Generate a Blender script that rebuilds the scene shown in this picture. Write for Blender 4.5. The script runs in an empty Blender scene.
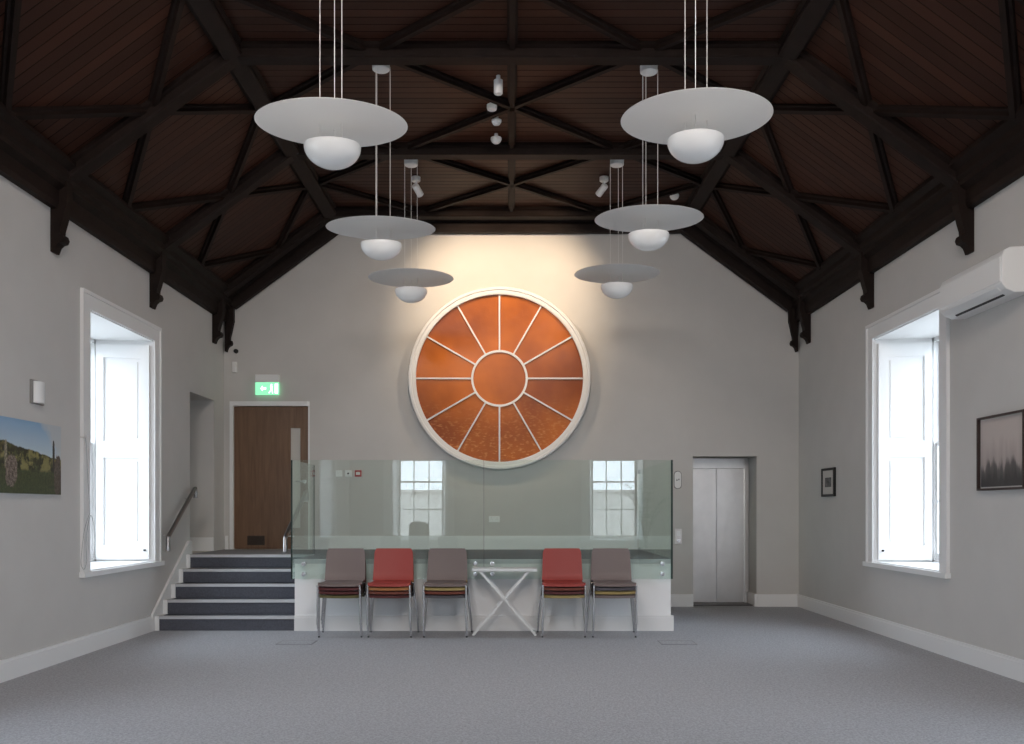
import bpy, bmesh, math, random
from mathutils import Vector, Matrix
random.seed(7)
PI = math.pi
F = 920.0                      # focal length in pixels of the 1024x744 frame
scene = bpy.context.scene
COL = scene.collection

# ------------------------------------------------------------------ camera
cam_d = bpy.data.cameras.new('camera')
cam = bpy.data.objects.new('camera', cam_d); COL.objects.link(cam)
cam.location = (0, 0, 1.35); cam.rotation_euler = (PI/2, 0, 0)
cam_d.sensor_fit = 'HORIZONTAL'; cam_d.sensor_width = 36; cam_d.lens = F/1024*36
cam_d.shift_x = (512-510)/1024; cam_d.shift_y = (510-372)/1024
cam_d.clip_start = 0.05; cam_d.clip_end = 300
scene.camera = cam

# ------------------------------------------------------------------ colour management
vs = scene.view_settings
vs.view_transform = 'Standard'; vs.look = 'None'; vs.gamma = 1; vs.use_curve_mapping = False
vs.exposure = 0.42

# ------------------------------------------------------------------ world: bright overcast sky
world = bpy.data.worlds.new('overcast_sky'); scene.world = world; world.use_nodes = True
wn = world.node_tree.nodes; wl = world.node_tree.links; wn.clear()
w_out = wn.new('ShaderNodeOutputWorld'); w_bg = wn.new('ShaderNodeBackground')
w_tc = wn.new('ShaderNodeTexCoord'); w_sep = wn.new('ShaderNodeSeparateXYZ'); w_cr = wn.new('ShaderNodeValToRGB')
w_cr.color_ramp.elements[0].position = 0.0; w_cr.color_ramp.elements[0].color = (0.79, 0.87, 1.0, 1)
w_cr.color_ramp.elements[1].position = 1.0; w_cr.color_ramp.elements[1].color = (0.77, 0.86, 1.0, 1)
wl.new(w_tc.outputs['Generated'], w_sep.inputs[0]); wl.new(w_sep.outputs['Z'], w_cr.inputs[0])
wl.new(w_cr.outputs[0], w_bg.inputs['Color']); w_bg.inputs['Strength'].default_value = 6.8
wl.new(w_bg.outputs[0], w_out.inputs['Surface'])
scene.cycles.max_bounces = 12; scene.cycles.diffuse_bounces = 8
scene.cycles.transparent_max_bounces = 16
scene.cycles.sample_clamp_indirect = 12
scene.cycles.caustics_reflective = False; scene.cycles.caustics_refractive = False

# ------------------------------------------------------------------ materials
def mat(name, col, rough=0.6, metal=0.0, spec=0.4, noise=0.0, nscale=30, bump=0.0, bscale=60, coat=0.0, trans=None, emit=None):
    m = bpy.data.materials.new(name); m.use_nodes = True
    nt = m.node_tree; p = nt.nodes['Principled BSDF']
    p.inputs['Base Color'].default_value = (*col, 1)
    p.inputs['Roughness'].default_value = rough; p.inputs['Metallic'].default_value = metal
    p.inputs['Specular IOR Level'].default_value = spec
    if coat: p.inputs['Coat Weight'].default_value = coat; p.inputs['Coat Roughness'].default_value = .08
    tc = nt.nodes.new('ShaderNodeTexCoord')
    if noise:
        n = nt.nodes.new('ShaderNodeTexNoise'); n.inputs['Scale'].default_value = nscale; n.inputs['Detail'].default_value = 4
        cr = nt.nodes.new('ShaderNodeValToRGB')
        cr.color_ramp.elements[0].position = .3; cr.color_ramp.elements[1].position = .7
        cr.color_ramp.elements[0].color = (*[c*(1-noise) for c in col], 1)
        cr.color_ramp.elements[1].color = (*[min(1, c*(1+noise)) for c in col], 1)
        nt.links.new(tc.outputs['Object'], n.inputs['Vector']); nt.links.new(n.outputs['Fac'], cr.inputs[0])
        nt.links.new(cr.outputs[0], p.inputs['Base Color'])
    if bump:
        n2 = nt.nodes.new('ShaderNodeTexNoise'); n2.inputs['Scale'].default_value = bscale
        b = nt.nodes.new('ShaderNodeBump'); b.inputs['Strength'].default_value = bump; b.inputs['Distance'].default_value = .01
        nt.links.new(tc.outputs['Object'], n2.inputs['Vector']); nt.links.new(n2.outputs['Fac'], b.inputs['Height'])
        nt.links.new(b.outputs[0], p.inputs['Normal'])
    if emit:
        p.inputs['Emission Color'].default_value = (*emit[0], 1); p.inputs['Emission Strength'].default_value = emit[1]
    return m

def glass_mat(name, tint, refl=1.0, ior=1.5, haze=0.0):
    m = bpy.data.materials.new(name); m.use_nodes = True
    nt = m.node_tree; nt.nodes.clear()
    out = nt.nodes.new('ShaderNodeOutputMaterial'); mix = nt.nodes.new('ShaderNodeMixShader')
    tr = nt.nodes.new('ShaderNodeBsdfTransparent'); tr.inputs[0].default_value = (*tint, 1)
    gl = nt.nodes.new('ShaderNodeBsdfGlossy'); gl.inputs['Roughness'].default_value = 0.0
    gl.inputs[0].default_value = (1, 1, 1, 1)
    r0 = ((ior-1)/(ior+1))**2      # Schlick's approximation, the same from both sides of the pane
    lw = nt.nodes.new('ShaderNodeLayerWeight'); lw.inputs['Blend'].default_value = .5
    pw = nt.nodes.new('ShaderNodeMath'); pw.operation = 'POWER'; pw.inputs[1].default_value = 5
    ma = nt.nodes.new('ShaderNodeMath'); ma.operation = 'MULTIPLY_ADD'; ma.inputs[1].default_value = 1-r0; ma.inputs[2].default_value = r0
    nt.links.new(lw.outputs['Facing'], pw.inputs[0]); nt.links.new(pw.outputs[0], ma.inputs[0])
    nt.links.new(ma.outputs[0], mix.inputs[0]); nt.links.new(tr.outputs[0], mix.inputs[1])
    nt.links.new(gl.outputs[0], mix.inputs[2]); nt.links.new(mix.outputs[0], out.inputs[0])
    return m

def board_mat(name, col, pitch=.115):
    """tongue and groove boards: grooves repeat along Y"""
    m = bpy.data.materials.new(name); m.use_nodes = True
    nt = m.node_tree; p = nt.nodes['Principled BSDF']; N = nt.nodes.new; L = nt.links.new
    p.inputs['Roughness'].default_value = .5; p.inputs['Specular IOR Level'].default_value = .15
    geo = N('ShaderNodeNewGeometry'); sep = N('ShaderNodeSeparateXYZ'); L(geo.outputs['Position'], sep.inputs[0])
    d = N('ShaderNodeMath'); d.operation = 'DIVIDE'; d.inputs[1].default_value = pitch; L(sep.outputs['Y'], d.inputs[0])
    fr = N('ShaderNodeMath'); fr.operation = 'FRACT'; L(d.outputs[0], fr.inputs[0])
    fl = N('ShaderNodeMath'); fl.operation = 'FLOOR'; L(d.outputs[0], fl.inputs[0])
    wn_ = N('ShaderNodeTexWhiteNoise'); wn_.noise_dimensions = '1D'; L(fl.outputs[0], wn_.inputs['W'])
    cr = N('ShaderNodeValToRGB'); e = cr.color_ramp.elements
    e[0].position = .04; e[0].color = (.12, .12, .12, 1); e[1].position = .12; e[1].color = (1, 1, 1, 1)
    L(fr.outputs[0], cr.inputs[0])
    mp = N('ShaderNodeMapRange'); mp.inputs['To Min'].default_value = .75; mp.inputs['To Max'].default_value = 1.25; L(wn_.outputs['Value'], mp.inputs[0])
    vm = N('ShaderNodeVectorMath'); vm.operation = 'SCALE'; vm.inputs[0].default_value = col; L(mp.outputs[0], vm.inputs['Scale'])
    mx = N('ShaderNodeMix'); mx.data_type = 'RGBA'; mx.blend_type = 'MULTIPLY'; mx.inputs[0].default_value = 1
    L(vm.outputs[0], mx.inputs[6]); L(cr.outputs[0], mx.inputs[7]); L(mx.outputs[2], p.inputs['Base Color'])
    b = N('ShaderNodeBump'); b.inputs['Strength'].default_value = .6; b.inputs['Distance'].default_value = .01
    L(cr.outputs[0], b.inputs['Height']); L(b.outputs[0], p.inputs['Normal'])
    return m

def wood_mat(name, c1, c2, scale=(30, 30, 2.2)):
    m = bpy.data.materials.new(name); m.use_nodes = True
    nt = m.node_tree; p = nt.nodes['Principled BSDF']; N = nt.nodes.new; L = nt.links.new
    p.inputs['Roughness'].default_value = .45
    tc = N('ShaderNodeTexCoord'); mp = N('ShaderNodeMapping'); mp.inputs['Scale'].default_value = scale
    n = N('ShaderNodeTexNoise'); n.inputs['Scale'].default_value = 1; n.inputs['Detail'].default_value = 6; n.inputs['Distortion'].default_value = .6
    cr = N('ShaderNodeValToRGB'); cr.color_ramp.elements[0].position = .3; cr.color_ramp.elements[1].position = .7
    cr.color_ramp.elements[0].color = (*c1, 1); cr.color_ramp.elements[1].color = (*c2, 1)
    L(tc.outputs['Object'], mp.inputs[0]); L(mp.outputs[0], n.inputs['Vector']); L(n.outputs['Fac'], cr.inputs[0]); L(cr.outputs[0], p.inputs['Base Color'])
    return m

def carpet_mat(name, col, k=.22):
    m = bpy.data.materials.new(name); m.use_nodes = True
    nt = m.node_tree; p = nt.nodes['Principled BSDF']; N = nt.nodes.new; L = nt.links.new
    p.inputs['Roughness'].default_value = .95; p.inputs['Specular IOR Level'].default_value = .1
    tc = N('ShaderNodeTexCoord')
    n = N('ShaderNodeTexNoise'); n.inputs['Scale'].default_value = 48; n.inputs['Detail'].default_value = 3; n.inputs['Roughness'].default_value = .7
    n2 = N('ShaderNodeTexVoronoi'); n2.inputs['Scale'].default_value = 85
    L(tc.outputs['Object'], n.inputs['Vector']); L(tc.outputs['Object'], n2.inputs['Vector'])
    ad = N('ShaderNodeMath'); ad.operation = 'MULTIPLY_ADD'; ad.inputs[1].default_value = .45; L(n2.outputs['Distance'], ad.inputs[0]); L(n.outputs['Fac'], ad.inputs[2])
    cr = N('ShaderNodeValToRGB'); cr.color_ramp.elements[0].position = .45; cr.color_ramp.elements[1].position = .9
    cr.color_ramp.elements[0].color = (*[c*(1-k) for c in col], 1); cr.color_ramp.elements[1].color = (*[c*(1+k) for c in col], 1)
    L(ad.outputs[0], cr.inputs[0]); L(cr.outputs[0], p.inputs['Base Color'])
    b = N('ShaderNodeBump'); b.inputs['Strength'].default_value = .4; b.inputs['Distance'].default_value = .006
    L(ad.outputs[0], b.inputs['Height']); L(b.outputs[0], p.inputs['Normal'])
    return m

M = {}
M['wall'] = mat('wall_paint', (.59, .572, .548), .85, noise=.02, nscale=3, bump=.04, bscale=120)
M['white'] = mat('white_gloss_paint', (.81, .81, .805), .4)
M['white_wall'] = mat('white_wall_paint', (.88, .88, .88), .7)
M['boards'] = board_mat('stained_ceiling_boards', (.046, .0165, .0098))
M['beam'] = mat('dark_stained_timber', (.0135, .0078, .0063), .6, spec=.15, noise=.25, nscale=6, bump=.1, bscale=20)
M['carpet'] = carpet_mat('grey_carpet', (.385, .392, .415))
M['dark_carpet'] = carpet_mat('charcoal_carpet', (.095, .10, .12), .15)
M['landing'] = carpet_mat('landing_carpet', (.30, .31, .33), .15)
M['nosing'] = mat('silver_nosing', (.55, .56, .58), .5, metal=.2)
M['steel'] = mat('brushed_steel', (.74, .71, .69), .33, metal=1.0, noise=.05, nscale=4)
M['railsteel'] = mat('dull_rail_steel', (.30, .29, .29), .35, metal=1.0)
M['chrome'] = mat('chrome', (.74, .74, .75), .25, metal=1.0)
M['door'] = wood_mat('oak_door_veneer', (.13, .068, .036), (.20, .112, .062))
M['opal'] = mat('opal_glass', (.93, .93, .92), .25, spec=.5)
M['plastic'] = mat('white_plastic', (.82, .82, .81), .4)
M['metalwhite'] = mat('white_powder_coat', (.78, .80, .80), .45)
M['black'] = mat('black_plastic', (.01, .01, .01), .5)
M['red'] = mat('red_plastic', (.40, .02, .02), .4)
M['wire'] = mat('white_suspension_wire', (.75, .74, .72), .4)
M['orange'] = None
M['balglass'] = glass_mat('balustrade_glass', (.935, .980, .955), ior=1.62)
M['pane'] = glass_mat('window_pane', (.97, .985, .98), ior=1.45)
M['glassedge'] = mat('glass_edge', (.03, .055, .05), .2)

def disc_material():
    m = bpy.data.materials.new('frosted_disc'); m.use_nodes = True
    nt = m.node_tree; nt.nodes.clear(); N = nt.nodes.new; L = nt.links.new
    out = N('ShaderNodeOutputMaterial')
    df = N('ShaderNodeBsdfDiffuse'); df.inputs[0].default_value = (.94, .94, .93, 1)
    tl = N('ShaderNodeBsdfTranslucent'); tl.inputs[0].default_value = (.92, .92, .91, 1)
    tr = N('ShaderNodeBsdfTransparent')
    m1 = N('ShaderNodeMixShader'); m1.inputs[0].default_value = .4; L(df.outputs[0], m1.inputs[1]); L(tl.outputs[0], m1.inputs[2])
    m2 = N('ShaderNodeMixShader'); m2.inputs[0].default_value = .22; L(m1.outputs[0], m2.inputs[1]); L(tr.outputs[0], m2.inputs[2])
    L(m2.outputs[0], out.inputs[0]); return m
M['disc'] = disc_material()

def orange_material():
    m = bpy.data.materials.new('amber_glass'); m.use_nodes = True
    nt = m.node_tree; p = nt.nodes['Principled BSDF']; N = nt.nodes.new; L = nt.links.new
    p.inputs['Roughness'].default_value = .3; p.inputs['Specular IOR Level'].default_value = .3
    tc = N('ShaderNodeTexCoord')
    n = N('ShaderNodeTexNoise'); n.inputs['Scale'].default_value = 1.1; n.inputs['Detail'].default_value = 3
    cr = N('ShaderNodeValToRGB'); cr.color_ramp.elements[0].position = .35; cr.color_ramp.elements[1].position = .65
    cr.color_ramp.elements[0].color = (.27, .060, .008, 1); cr.color_ramp.elements[1].color = (.56, .150, .018, 1)
    # paler speckle in the lower half, strongest at the bottom
    geo = N('ShaderNodeNewGeometry'); sp = N('ShaderNodeSeparateXYZ'); L(geo.outputs['Position'], sp.inputs[0])
    L(geo.outputs['Position'], n.inputs['Vector']); L(n.outputs['Fac'], cr.inputs[0])
    fz = N('ShaderNodeMapRange'); fz.inputs['From Min'].default_value = 2.0; fz.inputs['From Max'].default_value = 2.95
    fz.inputs['To Min'].default_value = 1; fz.inputs['To Max'].default_value = 0; L(sp.outputs['Z'], fz.inputs[0])
    mp = N('ShaderNodeMapping'); mp.inputs['Scale'].default_value = (1, 1, 2.2); L(geo.outputs['Position'], mp.inputs[0])
    fn = N('ShaderNodeTexNoise'); fn.inputs['Scale'].default_value = 17; fn.inputs['Detail'].default_value = 3; L(mp.outputs[0], fn.inputs['Vector'])
    fr = N('ShaderNodeValToRGB'); fr.color_ramp.elements[0].position = .52; fr.color_ramp.elements[1].position = .70; L(fn.outputs['Fac'], fr.inputs[0])
    mu = N('ShaderNodeMath'); mu.operation = 'MULTIPLY'; L(fr.outputs[0], mu.inputs[0]); L(fz.outputs[0], mu.inputs[1])
    mx = N('ShaderNodeMix'); mx.data_type = 'RGBA'; L(mu.outputs[0], mx.inputs[0]); L(cr.outputs[0], mx.inputs[6]); mx.inputs[7].default_value = (.68, .30, .10, 1)
    L(mx.outputs[2], p.inputs['Base Color'])
    n2 = N('ShaderNodeTexNoise'); n2.inputs['Scale'].default_value = 14; n2.inputs['Detail'].default_value = 2
    b = N('ShaderNodeBump'); b.inputs['Strength'].default_value = .25; b.inputs['Distance'].default_value = .01
    L(tc.outputs['Object'], n2.inputs['Vector']); L(n2.outputs['Fac'], b.inputs['Height']); L(b.outputs[0], p.inputs['Normal'])
    return m
M['orange'] = orange_material()

# ------------------------------------------------------------------ mesh helpers (all in world coordinates)
class MB:
    def __init__(s): s.bm = bmesh.new()
    def box(s, x0, x1, y0, y1, z0, z1):
        return s.prism([(x0, y0), (x1, y0), (x1, y1), (x0, y1)], z0, z1)
    def prism(s, poly, a, b, axis='z'):
        """extrude a 2D polygon: axis z -> (x,y), axis y -> (x,z), axis x -> (y,z)"""
        def P(u, v, w): return {'z': (u, v, w), 'y': (u, w, v), 'x': (w, u, v)}[axis]
        lo = [s.bm.verts.new(P(u, v, a)) for u, v in poly]; hi = [s.bm.verts.new(P(u, v, b)) for u, v in poly]
        n = len(poly); fs = [s.bm.faces.new(lo[::-1]), s.bm.faces.new(hi)]
        for i in range(n): fs.append(s.bm.faces.new((lo[i], lo[(i+1) % n], hi[(i+1) % n], hi[i])))
        return s
    def hexa(s, c):
        """8 corners: bottom 4 then top 4"""
        v = [s.bm.verts.new(p) for p in c]
        for f in ((3, 2, 1, 0), (4, 5, 6, 7), (0, 1, 5, 4), (1, 2, 6, 5), (2, 3, 7, 6), (3, 0, 4, 7)): s.bm.faces.new([v[i] for i in f])
        return s
    def bar(s, p0, p1, up, prof):
        """sweep a profile (across, along up) from p0 to p1"""
        p0 = Vector(p0); p1 = Vector(p1); d = (p1-p0).normalized(); up = Vector(up)
        up = (up - d*up.dot(d)).normalized(); sd = d.cross(up)
        a = [s.bm.verts.new(p0+sd*u+up*v) for u, v in prof]; b = [s.bm.verts.new(p1+sd*u+up*v) for u, v in prof]
        n = len(prof); s.bm.faces.new(a[::-1]); s.bm.faces.new(b)
        for i in range(n): s.bm.faces.new((a[i], a[(i+1) % n], b[(i+1) % n], b[i]))
        return s
    def tube(s, pts, r, n=10):
        pts = [Vector(p) for p in pts]; rings = []
        for i, p in enumerate(pts):
            if i == 0: t = pts[1]-p
            elif i == len(pts)-1: t = p-pts[i-1]
            else: t = (pts[i+1]-p).normalized()+(p-pts[i-1]).normalized()
            t.normalize(); ref = Vector((0, 0, 1)) if abs(t.z) < .95 else Vector((0, 1, 0))
            a = t.cross(ref).normalized(); b = t.cross(a)
            if rings and (a.dot(pa) < 0): a = -a; b = -b
            pa = a
            rings.append([s.bm.verts.new(p+(a*math.cos(2*PI*k/n)+b*math.sin(2*PI*k/n))*r) for k in range(n)])
        for q, w in zip(rings, rings[1:]):
            for k in range(n): s.bm.faces.new((q[k], q[(k+1) % n], w[(k+1) % n], w[k]))
        s.bm.faces.new(rings[0][::-1]); s.bm.faces.new(rings[-1]); return s
    def lathe(s, prof, c=(0, 0, 0), axis='z', n=48, tilt=None):
        """prof = [(radius, height)...]; closed surface of revolution"""
        rings = []
        for r, h in prof:
            ring = []
            for k in range(1 if r < 1e-6 else n):
                a = 2*PI*k/n; x, y, z = r*math.cos(a), r*math.sin(a), h
                if axis == 'y': v = Vector((x, z, y))
                elif axis == 'x': v = Vector((z, x, y))
                else: v = Vector((x, y, z))
                if tilt is not None: v = tilt @ v
                ring.append(s.bm.verts.new(v+Vector(c)))
            rings.append(ring)
        for q, w in zip(rings, rings[1:]):
            if len(q) == 1 and len(w) == 1: continue
            for k in range(n):
                if len(q) == 1: s.bm.faces.new((q[0], w[k], w[(k+1) % n]))
                elif len(w) == 1: s.bm.faces.new((q[k], q[(k+1) % n], w[0]))
                else: s.bm.faces.new((q[k], q[(k+1) % n], w[(k+1) % n], w[k]))
        return s

def wloc(o):
    v = Vector((0, 0, 0))
    while o: v += o.location; o = o.parent
    return v
def obj(name, mb, m, parent=None, bevel=0, smooth=False, origin=None):
    bm = mb.bm; bmesh.ops.recalc_face_normals(bm, faces=bm.faces[:])
    base = wloc(parent) if parent else None
    co = [v.co for v in bm.verts]
    if base is None or True:
        mn = [min(c[i] for c in co) for i in range(3)]; mx = [max(c[i] for c in co) for i in range(3)]
        org = Vector(origin) if origin else Vector(((mn[0]+mx[0])/2, (mn[1]+mx[1])/2, mn[2]))
    for v in bm.verts: v.co -= org
    me = bpy.data.meshes.new(name); bm.to_mesh(me); bm.free(); me.materials.append(m)
    o = bpy.data.objects.new(name, me); COL.objects.link(o)
    if parent: o.parent = parent; o.location = org-base
    else: o.location = org
    if smooth:
        for p in me.polygons: p.use_smooth = True
        me.set_sharp_from_angle(angle=math.radians(40))
    if bevel:
        b = o.modifiers.new('bevel', 'BEVEL'); b.width = bevel; b.segments = 2; b.limit_method = 'ANGLE'
    return o
def tag(o, label, cat, group=None, kind=None):
    o['label'] = label; o['category'] = cat
    if group: o['group'] = group
    if kind: o['kind'] = kind
    return o
def thing(name, label, cat, loc=(0, 0, 0), group=None, kind=None):
    o = bpy.data.objects.new(name, None); COL.objects.link(o); o.location = loc; o.empty_display_size = .1
    return tag(o, label, cat, group, kind)
def struct(o, label, cat): return tag(o, label, cat, kind='structure')

# ------------------------------------------------------------------ dimensions
XL, XR, YB, YF = -4.0, 4.04, 12.87, -2.5
ZC = 5.42; XP = 2.45; ZE = 4.28        # flat ceiling, purlin X, ceiling height at the walls
PF = 10.3; PZ = .80; PXL, PXR = -2.41, 1.80   # platform front plane, height, ends
R5 = PZ/5; TR = .25
OW = .65                                # outer wall thickness

# ------------------------------------------------------------------ floor, outside ground
struct(obj('floor', MB().box(XL-OW, XR+OW, YF-OW, YB+1.2, -.2, 0), M['carpet'], origin=(0, 0, 0)), 'grey speckled carpet across the whole hall', 'floor')
struct(obj('trim_1', MB().box(-30, 30, -28, 40, -.9, -.6), mat('pale_gravel', (.42, .41, .39), .9, noise=.2, nscale=20)), 'pale gravel ground outside the windows', 'ground')

# ------------------------------------------------------------------ side walls with openings
WZ0, WZ1 = .776, 3.25
def side_wall(name, X, sgn, opens, label):
    """opens: list of (y0,y1,z0,z1) sorted"""
    mb = MB(); xa, xb = sorted((X, X+sgn*OW)); y = YF-OW; zt = ZE
    for (y0, y1, z0, z1) in opens:
        mb.box(xa, xb, y, y0, 0, zt)
        mb.box(xa, xb, y0, y1, 0, z0); mb.box(xa, xb, y0, y1, z1, zt); y = y1
    mb.box(xa, xb, y, YB+.3, 0, zt)
    return struct(obj(name, mb, M['wall'], origin=(X, 5, 0)), label, 'wall')
WY = [(-.47, 1.12), (4.13, 5.72), (8.73, 10.32)]; DR = .11
side_wall('wall_left', XL, -1, [(a, b, WZ0, WZ1) for a, b in WY]+[(11.5, 12.43, PZ, 2.83)], 'long left wall, warm off-white, with tall window and side passage')
side_wall('wall_right', XR, 1, [(a-DR, b-DR, WZ0, WZ1) for a, b in WY], 'long right wall, warm off-white, with tall shuttered window')
# passage recess behind the opening in the left wall
pr = MB().box(XL-OW-.1, XL-OW, 11.3, 12.6, PZ-.1, 3.0)
struct(obj('trim_2', pr, M['wall']), 'plain panel closing the side passage beyond the left wall opening', 'passage panel')

# back wall: door and lift openings
DX0, DX1, DZ1 = -3.92, -2.80, 2.87
EX0, EX1, EZ1 = 2.56, 3.45, 2.10
bw = MB(); Y2 = YB+.9
bw.box(XL-OW, DX0, YB, Y2, 0, DZ1); bw.box(DX0, DX1, YB, Y2, 0, PZ); bw.box(DX1, EX0, YB, Y2, 0, DZ1)
bw.box(EX0, EX1, YB, Y2, EZ1, DZ1); bw.box(EX1, XR+OW, YB, Y2, 0, DZ1)
bw.prism([(XL-OW, DZ1), (XR+OW, DZ1), (XR+OW, 4.0), (XR, ZE), (XP, ZC+.02), (-XP, ZC+.02), (XL, ZE), (XL-OW, 4.0)], YB, Y2, 'y')
bw.box(XL-OW, XR+OW, Y2, Y2+.1, 0, DZ1)
struct(obj('wall_back', bw, M['wall'], origin=(0, YB, 0)), 'gabled end wall with round amber window, oak door and lift', 'wall')
# wall behind the camera with two tall sash windows
RW = [(-2.98, -1.56), (1.95, 3.37)]; RZ0 = .60
fw = MB(); ya, yb = YF-OW, YF; x = XL-OW
for a, b in RW:
    fw.box(x, a, ya, yb, 0, 3.3); fw.box(a, b, ya, yb, 0, RZ0); fw.box(a, b, ya, yb, WZ1, 3.3); x = b
fw.box(x, XR+OW, ya, yb, 0, 3.3)
fw.prism([(XL-OW, 3.3), (XR+OW, 3.3), (XR+OW, 4.0), (XR, ZE), (XP, ZC+.02), (-XP, ZC+.02), (XL, ZE), (XL-OW, 4.0)], ya, yb, 'y')
struct(obj('wall_front', fw, M['wall'], origin=(0, YF, 0)), 'end wall behind the viewer, mirrored in the glass balustrade', 'wall')

# ------------------------------------------------------------------ ceiling: flat middle and two slopes, with ribs as parts
cm = MB(); y0, y1 = YF-.1, YB+.1
cm.box(-XP, XP, y0, y1, ZC, ZC+.1)
sl = (ZC-ZE)/(4.0-XP)
for s in (-1, 1):
    xe = XL-.1 if s < 0 else XR+.1; ze = ZC-sl*(abs(xe)-XP)
    cm.prism([(s*XP, ZC), (xe, ze), (xe, ze+.12), (s*XP, ZC+.12)], y0, y1, 'y')
ceil = struct(obj('ceiling', cm, M['boards'], origin=(0, 5, ZC)), 'dark stained boarded ceiling with a flat middle and sloped sides', 'ceiling')
def surf(x):
    return Vector((x, 0, ZC if abs(x) <= XP else ZC-sl*(abs(x)-XP)))
def nrm(x, s=0):
    if abs(x) <= XP and s == 0: return Vector((0, 0, -1))
    q = 1 if x > 0 else -1
    return Vector((-q*sl, 0, -1)).normalized()
RIB = [(-.045, -.01), (.045, -.01), (.045, .025), (.024, .032), (.024, .065), (-.024, .065), (-.024, .032), (-.045, .025)]
def rib(xa, ya, xb, yb, slope):
    a = surf(xa); b = surf(xb); a.y = ya; b.y = yb
    q = xa if abs(xa) > abs(xb) else xb
    obj('ceiling_rib', MB().bar(a, b, nrm(q, slope), RIB), M['beam'], ceil)
TY = [12.45, 10.3, 8.1, 5.9, 3.7]
XH = 3.17; XW = 3.86
for b_, a_ in zip(TY, TY[1:]):
    m_ = (a_+b_)/2
    for s in (-1, 1):
        for e in (a_, b_):
            rib(0.02, m_, s*1.2, e, 0); rib(s*1.2, e, s*2.38, m_, 0)
            rib(s*2.5, m_, s*XH, e, 1); rib(s*XH, e, s*XW, m_, 1)
    rib(.02, a_, .02, b_, 0)

# cornice / wall plate along the side walls
def cornice(name, X, s, label):
    # s = direction into the room
    pts = [(0, 3.98), (.06, 3.98), (.075, 4.02), (.075, 4.13), (.13, 4.17), (.13, 4.21), (.16, 4.235), (.16, 4.30), (.22, 4.34), (.22, 4.38), (.10, 4.42), (0, 4.34)]
    mb = MB().prism([(X+s*u, z) for u, z in pts], YF, YB, 'y')
    return struct(obj(name, mb, M['beam'], origin=(X, 5, 3.98)), label, 'cornice')
cornice('trim_3', XL, 1, 'dark moulded timber cornice along the top of the left wall')
cornice('trim_4', XR, -1, 'dark moulded timber cornice along the top of the right wall')

# purlins
BEAM = [(-.12, -.02), (.12, -.02), (.12, .03), (.085, .045), (.085, .105), (.07, .12), (-.07, .12), (-.085, .105), (-.085, .045), (-.12, .03)]
for s, w in ((-1, 'left'), (1, 'right')):
    n = Vector((-s*.33, 0, -1)).normalized()
    o = obj('roof_purlin', MB().bar((s*XP, YF, ZC-.015), (s*XP, YB, ZC-.015), n, BEAM), M['beam'])
    tag(o, 'long dark timber purlin running down the %s side of the roof' % w, 'roof beam')

# trusses
def bracket(parent, X, s, y, d=.13, drop=3.60, us=.84):
    z = drop
    prof = [(0, z), (.03, z-.005), (.055, z+.05), (.085, z+.075), (.125, z+.085), (.14, z+.115), (.125, z+.15), (.095, z+.16), (.10, z+.20), (.125, z+.27), (.15, z+.36), (.17, z+.42), (.17, 4.25), (0, 4.25)]
    obj('bracket', MB().prism([(X+s*u*us, q) for u, q in prof], y-d/2, y+d/2, 'y'), M['beam'], parent)
names = {12.78: 'dark timber roof truss lying flat against the end wall', 12.45: 'dark timber roof truss just in front of the end wall',
         10.3: 'dark timber roof truss above the glass balustrade', 8.1: 'dark timber roof truss nearest the viewer, crossing the top of the picture',
         5.9: 'dark timber roof truss overhead, just out of view at the top'}
for ty, lab in names.items():
    t = thing('roof_truss', lab, 'roof truss', (0, ty, 3.6))
    sc_ = BEAM if ty != 12.78 else [(u*.6, v*(1.85 if v > 0 else 1)) for u, v in BEAM]
    obj('collar_beam', MB().bar((-XP, ty, ZC), (XP, ty, ZC), (0, 0, -1), sc_), M['beam'], t)
    for s, X in ((-1, XL), (1, XR)):
        a = surf(s*XP); xe = X-s*.05
        b = Vector((xe, 0, ZC-sl*(abs(xe)-XP))); a.y = b.y = ty
        obj('rafter', MB().bar(a, b, nrm(s*3), sc_), M['beam'], t)
        if ty == 12.78: bracket(t, X-s*.03, -s, YB-.035, .07, 3.56, .72)
        else: bracket(t, X, -s, ty-.04, .11)

# ------------------------------------------------------------------ baseboards
BH = .172; BT = .028
def base_profile_box(mb, x0, x1, y0, y1, z0=0, h=BH):
    mb.box(x0, x1, y0, y1, z0, z0+h-.025)
    cx = .009
    if abs(x1-x0) < abs(y1-y0):   # runs along Y
        if x0 >= 0: mb.box(x0+cx, x1, y0, y1, z0+h-.025, z0+h)
        else: mb.box(x0, x1-cx, y0, y1, z0+h-.025, z0+h)
    else: mb.box(x0, x1, y0+cx, y1, z0+h-.025, z0+h)
mb = MB(); base_profile_box(mb, XL, XL+BT, YF, PF)
struct(obj('baseboard_left', mb, M['white']), 'white skirting board along the left wall up to the stairs', 'skirting board')
mb = MB(); base_profile_box(mb, XR-BT, XR, YF, YB)
struct(obj('baseboard_right', mb, M['white']), 'white skirting board along the right wall', 'skirting board')
mb = MB(); base_profile_box(mb, PXR+BT, EX0, YB-BT, YB); base_profile_box(mb, EX1, XR-BT, YB-BT, YB)
mb.box(EX1-BT, EX1, YB, YB+.42, 0, BH)
struct(obj('baseboard_back', mb, M['white']), 'white skirting board either side of the lift', 'skirting board')
mb = MB(); base_profile_box(mb, DX1+.06, PXR, YB-BT, YB, PZ, .19); base_profile_box(mb, XL+.02, DX0-.02, YB-BT, YB, PZ, .19)
mb.box(XL-OW+.02, XL, 12.43-BT, 12.43, PZ, PZ+.18)
struct(obj('trim_5', mb, M['white']), 'white skirting board along the end wall on the raised platform', 'skirting board')

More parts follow.
